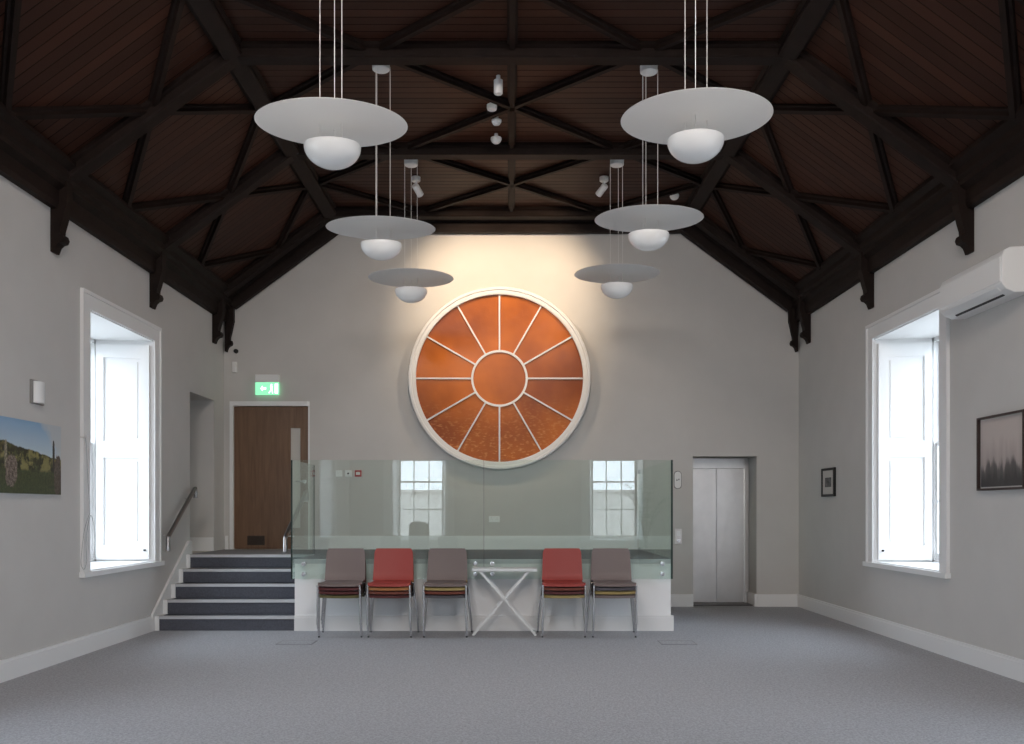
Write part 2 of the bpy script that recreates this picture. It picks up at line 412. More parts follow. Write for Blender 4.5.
# ------------------------------------------------------------------ windows
def window(idx, P, u0, u1, label, panes=(3, 4), WZ0=WZ0):
    """P(u, v, z): u along the wall, v outwards from the inner face. opening u0..u1"""
    rt = thing('window_%d' % idx, label, 'window', P((u0+u1)/2, 0, WZ0), kind='structure')
    def hb(mb, ua, ub, va, vb, za, zb):
        c = [P(ua, va, za), P(ub, va, za), P(ub, vb, za), P(ua, vb, za), P(ua, va, zb), P(ub, va, zb), P(ub, vb, zb), P(ua, vb, zb)]
        mb.hexa(c)
    t = .60; sp = .10; cw = .17
    c = MB()
    for a, b in ((u0-cw, u0), (u1, u1+cw)):
        hb(c, a, b, -.02, 0, WZ0-.05, WZ1+cw)
        e = (a, a+.035) if a < u0 else (b-.035, b)
        hb(c, e[0], e[1], -.032, -.02, WZ0-.05, WZ1+cw)
    hb(c, u0, u1, -.02, 0, WZ1, WZ1+cw); hb(c, u0-cw+.035, u1+cw-.035, -.032, -.02, WZ1+cw-.035, WZ1+cw)
    obj('casing', c, M['white'], rt)
    s = MB(); hb(s, u0-cw-.02, u1+cw+.02, -.055, -.0, WZ0-.055, WZ0-.005); hb(s, u0, u1, -.01, t+.02, WZ0-.04, WZ0+.005)
    obj('sill', s, M['white'], rt)
    s = MB(); hb(s, u0, u1, 0, t+.02, WZ1-.012, WZ1+.02); obj('soffit', s, M['white'], rt)
    # splayed reveals carrying panelled shutters
    for side in (0, 1):
        ue = u1 if side else u0; dr = -1 if side else 1
        def Q(q, w, z):  # q 0..1 along depth, w thickness into the opening
            return P(ue+dr*(sp*q+w), t*q, z)
        def qb(mb, qa, qb_, wa, wb, za, zb):
            mb.hexa([Q(qa, wa, za), Q(qb_, wa, za), Q(qb_, wb, za), Q(qa, wb, za), Q(qa, wa, zb), Q(qb_, wa, zb), Q(qb_, wb, zb), Q(qa, wb, zb)])
        rv = MB(); qb(rv, 0, 1, -.05, .004, WZ0, WZ1)
        obj('reveal', rv, M['white'], rt)
        sh = MB(); za, zb, zm = WZ0+.025, WZ1-.06, WZ0+1.245
        qb(sh, .05, .97, .012, .026, za, zb)
        for qa, q2 in ((.05, .20), (.84, .97)): qb(sh, qa, q2, .026, .046, za, zb)
        for z0_, z1_ in ((za, za+.16), (zm-.09, zm+.09), (zb-.15, zb)): qb(sh, .20, .84, .026, .046, z0_, z1_)
        for z0_, z1_ in ((za+.20, zm-.13), (zm+.13, zb-.19)): qb(sh, .26, .78, .026, .038, z0_, z1_)
        so = obj('shutter', sh, M['white'], rt)
        kb = MB(); ctr = Q(.12, .055, za+.10)
        kb.lathe([(0, -.012), (.012, -.01), (.015, 0), (.012, .01), (0, .012)], ctr, n=12)
        obj('shutter_knob', kb, M['black'], so)
    # sashes
    ua, ub = u0+sp, u1-sp; zmid = 2.06
    f = MB()
    hb(f, ua-.05, ua+.035, t, t+.12, WZ0, WZ1); hb(f, ub-.035, ub+.05, t, t+.12, WZ0, WZ1)
    hb(f, ua, ub, t, t+.12, WZ1-.06, WZ1+.03); hb(f, ua, ub, t, t+.12, WZ0-.03, WZ0+.03)
    obj('window_frame', f, M['white'], rt)
    for k, (za, zb, v) in enumerate(((WZ0+.03, zmid+.03, t+.02), (zmid-.01, WZ1-.06, t+.065))):
        a, b = ua+.035, ub-.035
        sm = MB()
        hb(sm, a, a+.045, v, v+.04, za, zb); hb(sm, b-.045, b, v, v+.04, za, zb)
        hb(sm, a+.045, b-.045, v, v+.04, za, za+(.07 if k == 0 else .04)); hb(sm, a+.045, b-.045, v, v+.04, zb-(.04 if k == 0 else .05), zb)
        for i in range(1, panes[0]):
            c_ = a+(b-a)*i/panes[0]; hb(sm, c_-.013, c_+.013, v+.006, v+.034, za+.04, zb-.04)
        for i in range(1, panes[1]//2):
            c_ = za+(zb-za)*i/(panes[1]//2); hb(sm, a+.045, b-.045, v+.006, v+.034, c_-.013, c_+.013)
        sash = obj('sash', sm, M['white'], rt)
        g = MB(); hb(g, a+.03, b-.03, v+.018, v+.022, za+.03, zb-.03)
        obj('glass_pane', g, M['pane'], sash)
    # light portal: only guides sampling of the sky through the opening
    return rt
PL = lambda u, v, z: Vector((XL-v, u, z))
PR = lambda u, v, z: Vector((XR+v, u, z))
PB = lambda u, v, z: Vector((u, YF-v, z))
wi = 1
for j, (a, b) in enumerate(WY):
    loc = ['beside the viewer', 'nearer the viewer, just out of view', 'by the stairs'][j]
    window(wi, PL, a, b, 'tall white shuttered sash window in the left wall %s' % loc); wi += 1
for j, (a, b) in enumerate(WY):
    loc = ['beside the viewer', 'nearer the viewer, just out of view', 'between the air conditioner and the end wall'][j]
    window(wi, PR, a-DR, b-DR, 'tall white shuttered sash window in the right wall %s' % loc); wi += 1
for j, (a, b) in enumerate(RW):
    window(wi, PB, a, b, 'tall sash window behind the viewer, mirrored at the %s of the glass' % ('left', 'right')[j], (3, 4), RZ0); wi += 1
def portal(loc, rot, w, h):
    ld = bpy.data.lights.new('sky_portal', 'AREA'); ld.shape = 'RECTANGLE'; ld.size = w; ld.size_y = h
    ld.cycles.is_portal = True
    o = bpy.data.objects.new('sky_portal', ld); COL.objects.link(o); o.location = loc; o.rotation_euler = rot
for a, b in WY:
    portal((XL-.74, (a+b)/2, (WZ0+WZ1)/2), (0, -PI/2, 0), WZ1-WZ0, b-a)
    portal((XR+.74, (a+b)/2-DR, (WZ0+WZ1)/2), (0, PI/2, 0), WZ1-WZ0, b-a)
for a, b in RW: portal(((a+b)/2, YF-.74, (WZ0+WZ1)/2), (PI/2, 0, 0), b-a, WZ1-WZ0)
# boundary wall outside the rear windows
gw = MB().box(-9, 9, -13.4, -13, -.6, 2.0); gw.box(-9.1, 9.1, -13.5, -12.9, 2.0, 2.08)
struct(obj('trim_6', gw, mat('pale_stone', (.70, .67, .63), .9, noise=.2, nscale=5)), 'pale stone boundary wall outside the rear windows', 'garden wall')

# ------------------------------------------------------------------ round amber window
RC = Vector((-.147, YB, 3.185)); RO, RI, RH = 1.27, 1.165, .395
rw = thing('window_9', 'large round window of twelve amber glass wedges in a white frame', 'window', RC, kind='structure')
obj('ring_frame', MB().lathe([(RI, .0), (RI, -.075), (RI+.02, -.085), (RI+.055, -.085), (RI+.065, -.10), (RO-.01, -.10), (RO, -.085), (RO, 0)], RC, 'y', 96), M['white'], rw, smooth=True)
for k in range(12):
    a0, a1 = PI/6*k, PI/6*(k+1); n = 8
    pts = [(RC.x+RH*math.cos(a), RC.z+RH*math.sin(a)) for a in [a0+(a1-a0)*i/n for i in range(n+1)]]
    pts += [(RC.x+(RI+.01)*math.cos(a), RC.z+(RI+.01)*math.sin(a)) for a in [a1-(a1-a0)*i/n for i in range(n+1)]]
    obj('amber_pane', MB().prism(pts, YB-.030, YB-.006, 'y'), M['orange'], rw)
    d = Vector((math.cos(a0), 0, math.sin(a0)))
    obj('glazing_bar', MB().bar(RC+d*(RH-.015)+Vector((0, -.028, 0)), RC+d*(RI+.01)+Vector((0, -.028, 0)), (0, -1, 0), [(-.012, 0), (.012, 0), (.010, .024), (-.010, .024)]), M['white'], rw)
obj('amber_pane', MB().lathe([(0, -.030), (RH, -.030), (RH, -.006), (0, -.006)], RC, 'y', 64), M['orange'], rw)
obj('hub_ring', MB().lathe([(RH-.03, -.028), (RH-.03, -.052), (RH, -.054), (RH, -.028)], RC, 'y', 64), M['white'], rw, smooth=True)

# ------------------------------------------------------------------ oak door
d1 = thing('door_1', 'oak veneered door with narrow glazed slot and floor-level vent', 'door', ((DX0+DX1)/2, YB, PZ), kind='structure')
f = MB(); f.box(DX0, DX0+.05, YB-.012, YB+.12, PZ, DZ1); f.box(DX1-.025, DX1, YB-.0, YB+.12, PZ, DZ1); f.box(DX0+.05, DX1-.025, YB-.012, YB+.12, DZ1-.065, DZ1)
obj('door_frame', f, M['white'], d1)
lx0, lx1 = DX0+.053, DX1-.028; vx0, vx1, vz0, vz1 = -3.075, -2.94, 1.10, 2.50
lf = MB()
lf.box(lx0, vx0, YB+.03, YB+.075, PZ+.005, DZ1-.07); lf.box(vx1, lx1, YB+.03, YB+.075, PZ+.005, DZ1-.07)
lf.box(vx0, vx1, YB+.03, YB+.075, PZ+.005, vz0); lf.box(vx0, vx1, YB+.03, YB+.075, vz1, DZ1-.07)
leaf = obj('door_leaf', lf, M['door'], d1)
obj('vision_panel', MB().box(vx0, vx1, YB+.045, YB+.060, vz0, vz1), mat('frosted_glass_panel', (.55, .53, .49), .3), leaf)
v = MB(); v.box(-3.68, -3.44, YB+.018, YB+.03, PZ+.06, PZ+.19)
for k in range(4): v.box(-3.67, -3.45, YB+.010, YB+.018, PZ+.075+k*.028, PZ+.088+k*.028)
obj('vent_grille', v, mat('dark_bronze', (.045, .03, .022), .5), leaf)
h = MB(); h.lathe([(0, 0), (.028, 0), (.028, -.012), (0, -.012)], (-2.875, YB+.03, PZ+.95), 'y', 20); h.tube([(-2.875, YB+.02, PZ+.95), (-2.875, YB-.03, PZ+.95), (-2.99, YB-.03, PZ+.95)], .01)
obj('lever_handle', h, M['chrome'], leaf)

# ------------------------------------------------------------------ lift
ER = YB+.46
lt = thing('door_2', 'brushed steel two-panel lift doors in a recess of the end wall', 'lift door', ((EX0+EX1)/2, ER, 0), kind='structure')
f = MB(); f.box(EX0, EX0+.03, ER-.05, ER+.3, 0, EZ1); f.box(EX1-.06, EX1, ER-.04, ER+.3, 0, EZ1); f.box(EX0+.03, EX1-.06, ER-.04, ER+.3, EZ1-.15, EZ1)
obj('door_frame', f, M['steel'], lt, bevel=.004)
mx_ = (EX0+.03+EX1-.06)/2
obj('door_panel', MB().box(EX0+.03, mx_-.002, ER+.01, ER+.04, .015, EZ1-.15), M['steel'], lt)
obj('door_panel', MB().box(mx_+.002, EX1-.06, ER+.0, ER+.03, .015, EZ1-.15), M['steel'], lt)
obj('threshold', MB().box(EX0, EX1, YB+.1, ER+.3, 0, .014), mat('dark_threshold', (.06, .055, .055), .5), lt)
t = thing('lift_indicator', 'oval white lift indicator plate on the wall left of the lift', 'indicator', (2.345, YB, 1.66))
pts = []
for k in range(24):
    a = 2*PI*k/24; pts.append((2.345+.047*math.cos(a), 1.77+(.072 if math.sin(a) > 0 else -.072)+.047*math.sin(a)))
obj('plate', MB().prism(pts, YB-.015, YB, 'y'), M['plastic'], t)
obj('plate_rim', MB().prism([(2.345+(a-2.345)*1.13, 1.77+(b-1.77)*1.06) for a, b in pts], YB-.008, YB-.001, 'y'), M['black'], t)
ar = MB(); ar.prism([(2.322, 1.76), (2.342, 1.76), (2.332, 1.785)], YB-.018, YB-.015, 'y'); ar.prism([(2.350, 1.785), (2.370, 1.785), (2.360, 1.76)], YB-.018, YB-.015, 'y')
obj('arrow_display', ar, M['black'], t)
t = thing('lift_call_plate', 'small steel lift call plate below the oval indicator', 'call button', (2.355, YB, .88))
obj('plate', MB().box(2.305, 2.405, YB-.014, YB, .87, 1.09), M['steel'], t, bevel=.006)
obj('display', MB().box(2.330, 2.380, YB-.017, YB-.013, .99, 1.06), M['plastic'], t)
obj('button', MB().lathe([(0, -.022), (.018, -.02), (.018, -.012), (0, -.012)], (2.355, YB, .925), 'y', 20), M['chrome'], t)

# ------------------------------------------------------------------ raised platform
YS = PF+4*TR   # top riser plane
pl = thing('raised_platform', 'white fronted raised platform behind the row of stacked chairs', 'platform', ((PXL+PXR)/2, PF, 0))
p = MB(); p.box(PXL, PXR, PF, YB-.002, 0, PZ-.02)
obj('platform_body', p, M['white_wall'], pl)
c = MB(); c.box(PXL, PXR, PF+.02, YB-.002, PZ-.02, PZ)
obj('platform_carpet', c, M['landing'], pl)
c = MB(); c.box(PXL-.004, PXR+.004, PF-.004, PF+.02, PZ-.05, PZ)
obj('edge_strip', c, M['nosing'], pl)
c = MB(); base_profile_box(c, PXL, PXR+BT, PF-BT, PF); c.box(PXR, PXR+BT, PF, YB-BT-.002, 0, BH-.01)
obj('skirting', c, M['white'], pl)

# staircase
st = thing('staircase', 'five carpeted steps with pale nosings climbing to the oak door', 'staircase', ((XL+PXL)/2, PF, 0))
for k in range(5):
    y = PF+k*TR; z = R5*(k+1); ye = y+TR if k < 4 else y+.06; xl = XL+.075
    z0 = 0 if k == 0 else R5*k
    s = MB(); s.box(xl, PXL, y, YS+.02 if k < 4 else ye, z0, z-.004)
    so = obj('step', s, M['dark_carpet'], st)
    nz = MB(); nz.prism([(y-.018, z-.030), (y+.004, z-.030), (y+.004, z-.004), (y+.05, z-.004), (y+.05, z+.003), (y-.018, z+.003)], xl, PXL, 'x')
    obj('nosing', nz, M['nosing'], so)
obj('landing_base', MB().box(XL+.002, PXL-.001, YS+.06, YB-.002, 0, PZ-.02), M['white_wall'], st)
obj('landing_carpet', MB().box(XL+.002, PXL-.001, YS+.06, YB-.002, PZ-.02, PZ), M['landing'], st)
sg = MB()   # wall stringer
pts = [(PF-.10, 0), (YS+.20, 0), (YS+.20, PZ+.17), (YS+.10, PZ+.17), (PF+.02, .24), (PF-.08, .17)]
sg.prism(pts, XL+.001, XL+.03, 'x')
for k in range(5):
    y = PF+k*TR; sg.box(XL+.03, XL+.075, y-.012, YS+.02, R5*k, R5*(k+1)+.002)
obj('stringer', sg, M['white'], st)

# handrails
def handrail(X, y0, y1, z0, z1, wallx, label):
    t = thing('handrail', label, 'handrail', (X, y0, z0-.17))
    obj('rail', MB().tube([(X, y0, z0-.17), (X, y0, z0-.02), (X, y0+.02, z0), (X, y1-.02, z1-.01), (X, y1+.01, z1), (X, y1+.02, z1-.05), (X, y1+.02, z1-.12)], .025, 14), M['railsteel'], t, smooth=True)
    for q in (.12, .88):  # wall brackets
        y = y0+(y1-y0)*q; z = z0+(z1-z0)*q
        obj('bracket', MB().tube([(X, y, z-.015), (X, y, z-.06), (wallx, y, z-.06)], .008), M['steel'], t)
handrail(XL+.09, 10.52, 11.42, 1.05, 1.62, XL, 'steel handrail on the left wall beside the window')
handrail(PXL-.10, 10.27, 11.35, 1.05, 1.58, PXL-.026, 'steel handrail on the right of the stairs, by the glass edge')

# ------------------------------------------------------------------ glass balustrade
GY = PF-.095; GZ0, GZ1 = .585, 1.905
gb = thing('glass_balustrade', 'frameless green-tinted glass balustrade round the raised platform', 'balustrade', ((PXL+PXR)/2, PF, GZ0))
def panel(x0, x1, y0, y1):
    o = obj('glass_panel', MB().box(x0, x1, y0, y1, GZ0, GZ1), M['balglass'], gb)
    w = .0015
    for e in ([(x0-w, x0, y0, y1), (x1, x1+w, y0, y1)] if x1-x0 > y1-y0 else [(x0, x1, y0-w, y0), (x0, x1, y1, y1+w)]):
        obj('glass_edge', MB().box(*e, GZ0, GZ1), M['glassedge'], o)
    return o
gx0, gxm, gx1 = PXL-.012, -.29, PXR+.006
panel(gx0, gxm-.004, GY, GY+.018); panel(gxm+.004, gx1, GY, GY+.018)
panel(gx0-.014, gx0+.004, GY+.024, YS+.1); panel(gx1-.018, gx1, GY+.024, YB-.03)
for x in (-2.29, -.385, -.195, 1.69):
    for z in (.755, .64):
        obj('standoff', MB().lathe([(0, -.010), (.024, -.008), (.026, 0), (.012, .002), (.012, .018), (.018, .018), (.018, .093), (0, .093)], (x, GY, z), 'y', 20), M['chrome'], gb, smooth=True)
obj('wall_bracket', MB().box(gx1-.03, gx1+.012, YB-.03, YB-.002, PZ+.03, GZ1-.05), M['steel'], gb)

# ------------------------------------------------------------------ stacked chairs
CH = {}
for n_, c_ in dict(taupe=(.20, .155, .145), red=(.36, .055, .045), maroon=(.10, .022, .022), olive=(.15, .13, .05), yellow=(.36, .27, .10),
                   orange=(.38, .16, .05), brown=(.16, .04, .022), grey=(.085, .075, .085)).items():
    CH[n_] = mat(n_+'_chair_shell', c_, .45)
chair_parts = {}
def chair_proto():
    W = .222
    def seat():
        mb = MB(); n = 8; bm = mb.bm; rows = []
        for i in range(n+1):
            t = i/n; y = -.205+.375*t; hw = .232-.034*t
            z = .432-.012*math.sin(PI*t)-(.012*(1-t/.15)**2 if t < .15 else 0)
            if i == 0: hw -= .012
            rows.append([(u*hw, y, z-.006*(1-(u)**2)) for u in (-1, -.6, -.2, .2, .6, 1)])
        return rows
    def back():
        rows = []; n = 8
        for i in range(n+1):
            t = i/n; z = .458+.342*t; hw = .222-.014*t
            if t > .9: hw -= .018
            y0 = .165+.055*t-(.02*(1-t/.2)**2 if t < .2 else 0)
            rows.append([(u*hw, y0+.018*(1-u*u), z) for u in (-1, -.6, -.2, .2, .6, 1)])
        return rows
    def shell(rows, off):
        mb = MB(); bm = mb.bm; off = Vector(off)
        A = [[bm.verts.new(p) for p in r] for r in rows]; B = [[bm.verts.new(Vector(p)+off) for p in r] for r in rows]
        m, k = len(rows), len(rows[0])
        for i in range(m-1):
            for j in range(k-1):
                bm.faces.new((A[i][j], A[i][j+1], A[i+1][j+1], A[i+1][j])); bm.faces.new((B[i+1][j], B[i+1][j+1], B[i][j+1], B[i][j]))
        for i in range(m-1):
            for j in (0, k-1): bm.faces.new((A[i][j], A[i+1][j], B[i+1][j], B[i][j]))
        for j in range(k-1):
            for i in (0, m-1): bm.faces.new((A[i][j], A[i][j+1], B[i][j+1], B[i][j]))
        return mb
    out = [('seat', shell(seat(), (0, 0, .029)), 'shell', True), ('backrest', shell(back(), (0, .011, 0)), 'shell', True)]
    fr = MB(); r = .0105
    fr.tube([(-.17, -.17, .425), (.17, -.17, .425)], r); fr.tube([(-W, .15, .425), (W, .15, .425)], r)
    fr.tube([(-.17, -.2, .425), (-.17, .15, .425)], r); fr.tube([(.17, -.2, .425), (.17, .15, .425)], r)
    out.append(('seat_frame', fr, 'chrome', True))
    for s in (-1, 1): out.append(('back_support', MB().tube([(s*.19, .15, .425), (s*.19, .196, .50), (s*.19, .235, .72)], .008), 'chrome', True))
    for s in (-1, 1):
        out.append(('leg', MB().tube([(s*W, -.205, .43), (s*W, -.205, .40), (s*(W+.004), -.20, 0.012)], r), 'chrome', True))
        out.append(('leg', MB().tube([(s*W, .15, .43), (s*W, .155, .40), (s*(W+.042), .21, .012)], r), 'chrome', True))
    return out
def bake(mb):
    bmesh.ops.recalc_face_normals(mb.bm, faces=mb.bm.faces[:]); me = bpy.data.meshes.new('chair_mesh'); mb.bm.to_mesh(me); mb.bm.free()
    for p in me.polygons: p.use_smooth = True
    me.set_sharp_from_angle(angle=math.radians(45)); return me
CPARTS = [(n_, bake(mb), k) for n_, mb, k, _ in chair_proto()]
foot_me = bake(MB().lathe([(0, 0), (.009, 0), (.0105, .004), (.0095, .014), (0, .014)], (0, 0, 0), 'z', 12))
foot_me.materials.append(M['black'])
joint_me = bake(MB().box(-.008, .008, -.02, .02, -.018, .018)); joint_me.materials.append(M['black'])
mesh_cache = {}
def pmesh(i, colr):
    key = (i, colr)
    if key not in mesh_cache:
        me = CPARTS[i][1].copy(); me.materials.append(CH[colr] if colr != 'chrome' else M['chrome']); mesh_cache[key] = me
    return mesh_cache[key]
def make_chair(loc, colr, label, group):
    t = thing('stacking_chair', label, 'chair', loc, group)
    li = 0
    for i, (n_, me, k) in enumerate(CPARTS):
        o = bpy.data.objects.new(n_, pmesh(i, colr if k == 'shell' else 'chrome')); COL.objects.link(o); o.parent = t
        if n_ == 'leg' and loc[2] == 0:
            x, y = [(-.226, -.20), (-.264, .21), (.226, -.20), (.264, .21)][li]; li += 1
            ft = bpy.data.objects.new('rubber_foot', foot_me); COL.objects.link(ft); ft.parent = o; ft.location = (x, y, 0)
    for s in (-1, 1):
        j = bpy.data.objects.new('link_bracket', joint_me); COL.objects.link(j); j.parent = t; j.location = (s*.205, .09, .425)
    return t
stacks = [(-1.80, ['olive', 'maroon', 'maroon', 'taupe'], 'leftmost stack'),
          (-1.275, ['maroon', 'brown', 'orange', 'red'], 'second stack from the left'),
          (-.685, ['grey', 'brown', 'yellow', 'taupe'], 'stack just left of the table'),
          (.57, ['yellow', 'maroon', 'brown', 'red'], 'stack just right of the table'),
          (1.105, ['taupe', 'yellow', 'grey', 'taupe'], 'rightmost stack')]
pos = ['at the bottom of', 'second from the bottom of', 'second from the top of', 'on top of']
for X, cols, nm in stacks:
    for k, c_ in enumerate(cols):
        make_chair((X, 9.952-.027*k, .043*k), c_, '%s steel-legged chair %s the %s' % (c_, pos[k], nm), 'stacked chairs in front of the platform')

# ------------------------------------------------------------------ folding table with crossed legs
tb = thing('folding_table', 'small white folding table with crossed legs between the chair stacks', 'table', (-.05, 10.0, 0))
TX0, TX1, TYa, TYb = -.41, .29, 9.86, 10.14
obj('tabletop', MB().box(TX0, TX1, TYa, TYb, .690, .722), M['metalwhite'], tb, bevel=.006)
for y in (TYa+.02, TYb-.02):
    obj('leg', MB().bar((TX0+.09, y, .69), (TX1-.01, y, .0), (0, 1, 0), [(-.012, -.010), (.012, -.010), (.012, .010), (-.012, .010)]), M['metalwhite'], tb)
    o = y+.021 if y < 10 else y-.021
    obj('leg', MB().bar((TX1-.09, o, .69), (TX0+.01, o, .0), (0, 1, 0), [(-.012, -.010), (.012, -.010), (.012, .010), (-.012, .010)]), M['metalwhite'], tb)
obj('crossbar', MB().box(TX0+.02, TX0+.04, TYa+.03, TYb-.03, .01, .03), M['metalwhite'], tb)
obj('crossbar', MB().box(TX1-.04, TX1-.02, TYa+.03, TYb-.03, .01, .03), M['metalwhite'], tb)

# ------------------------------------------------------------------ pendant lamps
def pendant(X, Y, Z, tilt, label, rz=0.0):
    t = thing('pendant_lamp', label, 'pendant lamp', (X, Y, Z-.28), 'pendant lamps with flat glass discs')
    T = Matrix.Rotation(math.radians(tilt), 3, 'X')
    c = (X, Y, Z)
    obj('canopy', MB().lathe([(0, -.105), (.068, -.105), (.078, -.097), (.08, -.04), (.03, -.03), (.03, 0), (0, 0)], (X, Y, ZC), n=32), M['plastic'], t, smooth=True)
    obj('glass_disc', MB().lathe([(0, -.006), (.475, -.006), (.486, -.003), (.49, 0), (.486, .003), (.475, .006), (0, .006)], c, n=96, tilt=T), M['disc'], t, smooth=True)
    prof = [(0, 0)]
    R, D = .185, .142; z0 = -.140
    prof = [(R*math.sin(a), z0-D*math.cos(a)) for a in [PI/2*i/12 for i in range(13)]]
    prof += [(R-.004, z0+.010), (R-.02, z0+.014), (0, z0+.016)]
    prof[0] = (0, z0-D)
    obj('bowl_shade', MB().lathe(prof, c, n=48, tilt=T), M['opal'], t, smooth=True)
    for k in range(3):
        a = 2*PI*k/3+rz; dx, dy = .082*math.cos(a), .082*math.sin(a)
        obj('suspension_wire', MB().tube([(X+dx, Y+dy, ZC-.07), (X+dx, Y+dy, Z-.135)], .0027, 6), M['wire'], t)
    return t
pendant(-1.16, 6.0, 3.865, 5, 'nearest pendant lamp on the left, flat frosted disc over a white bowl', 1.57)
pendant(-1.164, 8.3, 3.89, 5, 'middle pendant lamp on the left, flat frosted disc over a white bowl', .09)
pendant(-1.14, 10.6, 4.02, 1.5, 'farthest pendant lamp on the left, flat frosted disc over a white bowl', 1.66)
pendant(1.22, 6.04, 3.92, 2.5, 'nearest pendant lamp on the right, flat frosted disc over a white bowl', .3)
pendant(1.26, 8.35, 3.99, 3.5, 'middle pendant lamp on the right, flat frosted disc over a white bowl', .05)
pendant(1.233, 10.6, 4.07, 1.5, 'farthest pendant lamp on the right, flat frosted disc over a white bowl', 3.37)

# ------------------------------------------------------------------ ceiling spotlights, added fill spotlights and sensors
def spotlight(X, Y, aim, label, power, color=(1, .76, .52), size=92, soft=.03):
    t = thing('spotlight_or_fill', label, 'spotlight', (X, Y, ZC))
    obj('mount', MB().lathe([(0, 0), (.055, 0), (.055, -.045), (.045, -.055), (0, -.055)], (X, Y, ZC), n=24), M['plastic'], t, smooth=True)
    obj('arm', MB().tube([(X, Y, ZC-.05), (X, Y, ZC-.12)], .012), M['plastic'], t)
    p0 = Vector((X, Y, ZC-.12)); d = (Vector(aim)-p0).normalized()
    q = d.to_track_quat('-Z', 'Y').to_matrix()
    hd = MB().lathe([(0, .03), (.036, .03), (.042, .02), (.042, -.125), (.036, -.125), (.034, -.10), (0, -.10)], p0, n=24, tilt=q)
    h = obj('lamp_head', hd, M['plastic'], t, smooth=True)
    ld = bpy.data.lights.new('spot_beam', 'SPOT'); ld.energy = power; ld.color = color; ld.spot_size = math.radians(size); ld.spot_blend = .9
    ld.shadow_soft_size = soft
    lo = bpy.data.objects.new('spot_beam', ld); COL.objects.link(lo); lo.parent = t
    lo.rotation_euler = d.to_track_quat('-Z', 'Y').to_euler(); lo.location = (p0+d*.135)-Vector((X, Y, ZC))
spotlight(-1.15, 11.25, (-.3, YB, 4.1), 'white ceiling spotlight on the left aimed at the round window', 120)
spotlight(1.15, 11.25, (.0, YB, 4.1), 'white ceiling spotlight on the right aimed at the round window', 120)
for k, (X, Y, aim) in enumerate(((-1.6, 3.6, (-1.5, 12.8, 1.6)), (1.6, 3.6, (1.5, 12.8, 1.6)), (-1.6, 1.6, (-4, 9.5, 1.6)), (1.6, 1.6, (4, 9.5, 1.6)),
                                 (-1.6, -.4, (-1.2, 7.5, 0)), (1.6, -.4, (1.2, 7.5, 0)))):  # unseen spotlights, added to brighten the walls and floor
    spotlight(X, Y, aim, ['white', 'white'][k % 2]+' added fill spotlight over the %s of the hall, %s row out of view' % (['left', 'right'][k % 2], ['first', 'second', 'third'][k//2]), 175, (1, .90, .83), 120, .5)
def fitting(name, X, Y, prof, label, cat, drop=.045):
    tag(obj(name, MB().lathe(prof, (X, Y, ZC-drop), n=24).lathe([(0, 0), (.02, 0), (.02, drop), (0, drop)], (X, Y, ZC-drop), n=12), M['plastic'], smooth=True), label, cat)
fitting('ceiling_downlight', -.11, 8.62, [(0, 0), (.042, 0), (.042, -.12), (.035, -.13), (0, -.125)], 'short white cylinder light, nearest in the row at mid ceiling', 'ceiling light')
fitting('ceiling_sensor', -.18, 9.14, [(0, 0), (.05, 0), (.052, -.03), (.045, -.05), (0, -.05)], 'small white drum-shaped sensor, second in the row at mid ceiling', 'sensor')
fitting('ceiling_sensor', -.14, 9.50, [(0, 0), (.052, 0), (.05, -.02), (.035, -.045), (0, -.058)], 'small white domed sensor, third in the row at mid ceiling', 'sensor')
fitting('smoke_detector', -.15, 9.95, [(0, 0), (.058, 0), (.06, -.02), (.048, -.045), (.03, -.06), (0, -.06)], 'round white smoke detector, farthest in the row at mid ceiling', 'smoke detector')
fitting('smoke_detector', 2.1, 11.75, [(0, 0), (.058, 0), (.06, -.02), (.048, -.045), (.03, -.06), (0, -.06)], 'round white detector on the ceiling near the right purlin', 'smoke detector')

# ------------------------------------------------------------------ exit sign
ex = thing('exit_sign', 'green lit emergency exit sign above the oak door', 'exit sign', (-3.385, YB, 2.95))
obj('housing', MB().box(-3.55, -3.22, YB-.06, YB, 3.13, 3.24), M['plastic'], ex, bevel=.006)
M['exitg'] = mat('exit_green', (.1, .4, .2), .4, emit=((.24, .72, .40), 1.0))
M['exitw'] = mat('exit_white', (.8, .9, .8), .4, emit=((.75, 1, .8), 1.5))
obj('lit_panel', MB().box(-3.55, -3.22, YB-.045, YB-.03, 2.955, 3.13), M['exitg'], ex)
pc = MB(); yy = YB-.048
pc.prism([(-3.48, 3.045), (-3.45, 3.085), (-3.45, 3.06), (-3.40, 3.06), (-3.40, 3.03), (-3.45, 3.03), (-3.45, 3.005)], yy, YB-.045, 'y')
pc.prism([(-3.28, 2.975), (-3.235, 2.975), (-3.235, 3.11), (-3.28, 3.11)], yy, YB-.045, 'y')
pc.lathe([(0, -.0015), (.012, -.0015), (.012, .0015), (0, .0015)], (-3.325, YB-.0465, 3.095), 'y', 12)
pc.prism([(-3.345, 3.08), (-3.31, 3.08), (-3.315, 3.03), (-3.335, 3.03)], yy, YB-.045, 'y')
pc.prism([(-3.335, 3.03), (-3.322, 3.03), (-3.355, 2.975), (-3.368, 2.98)], yy, YB-.045, 'y')
pc.prism([(-3.325, 3.03), (-3.313, 3.03), (-3.30, 2.975), (-3.315, 2.975)], yy, YB-.045, 'y')
obj('pictogram', pc, M['exitw'], ex)

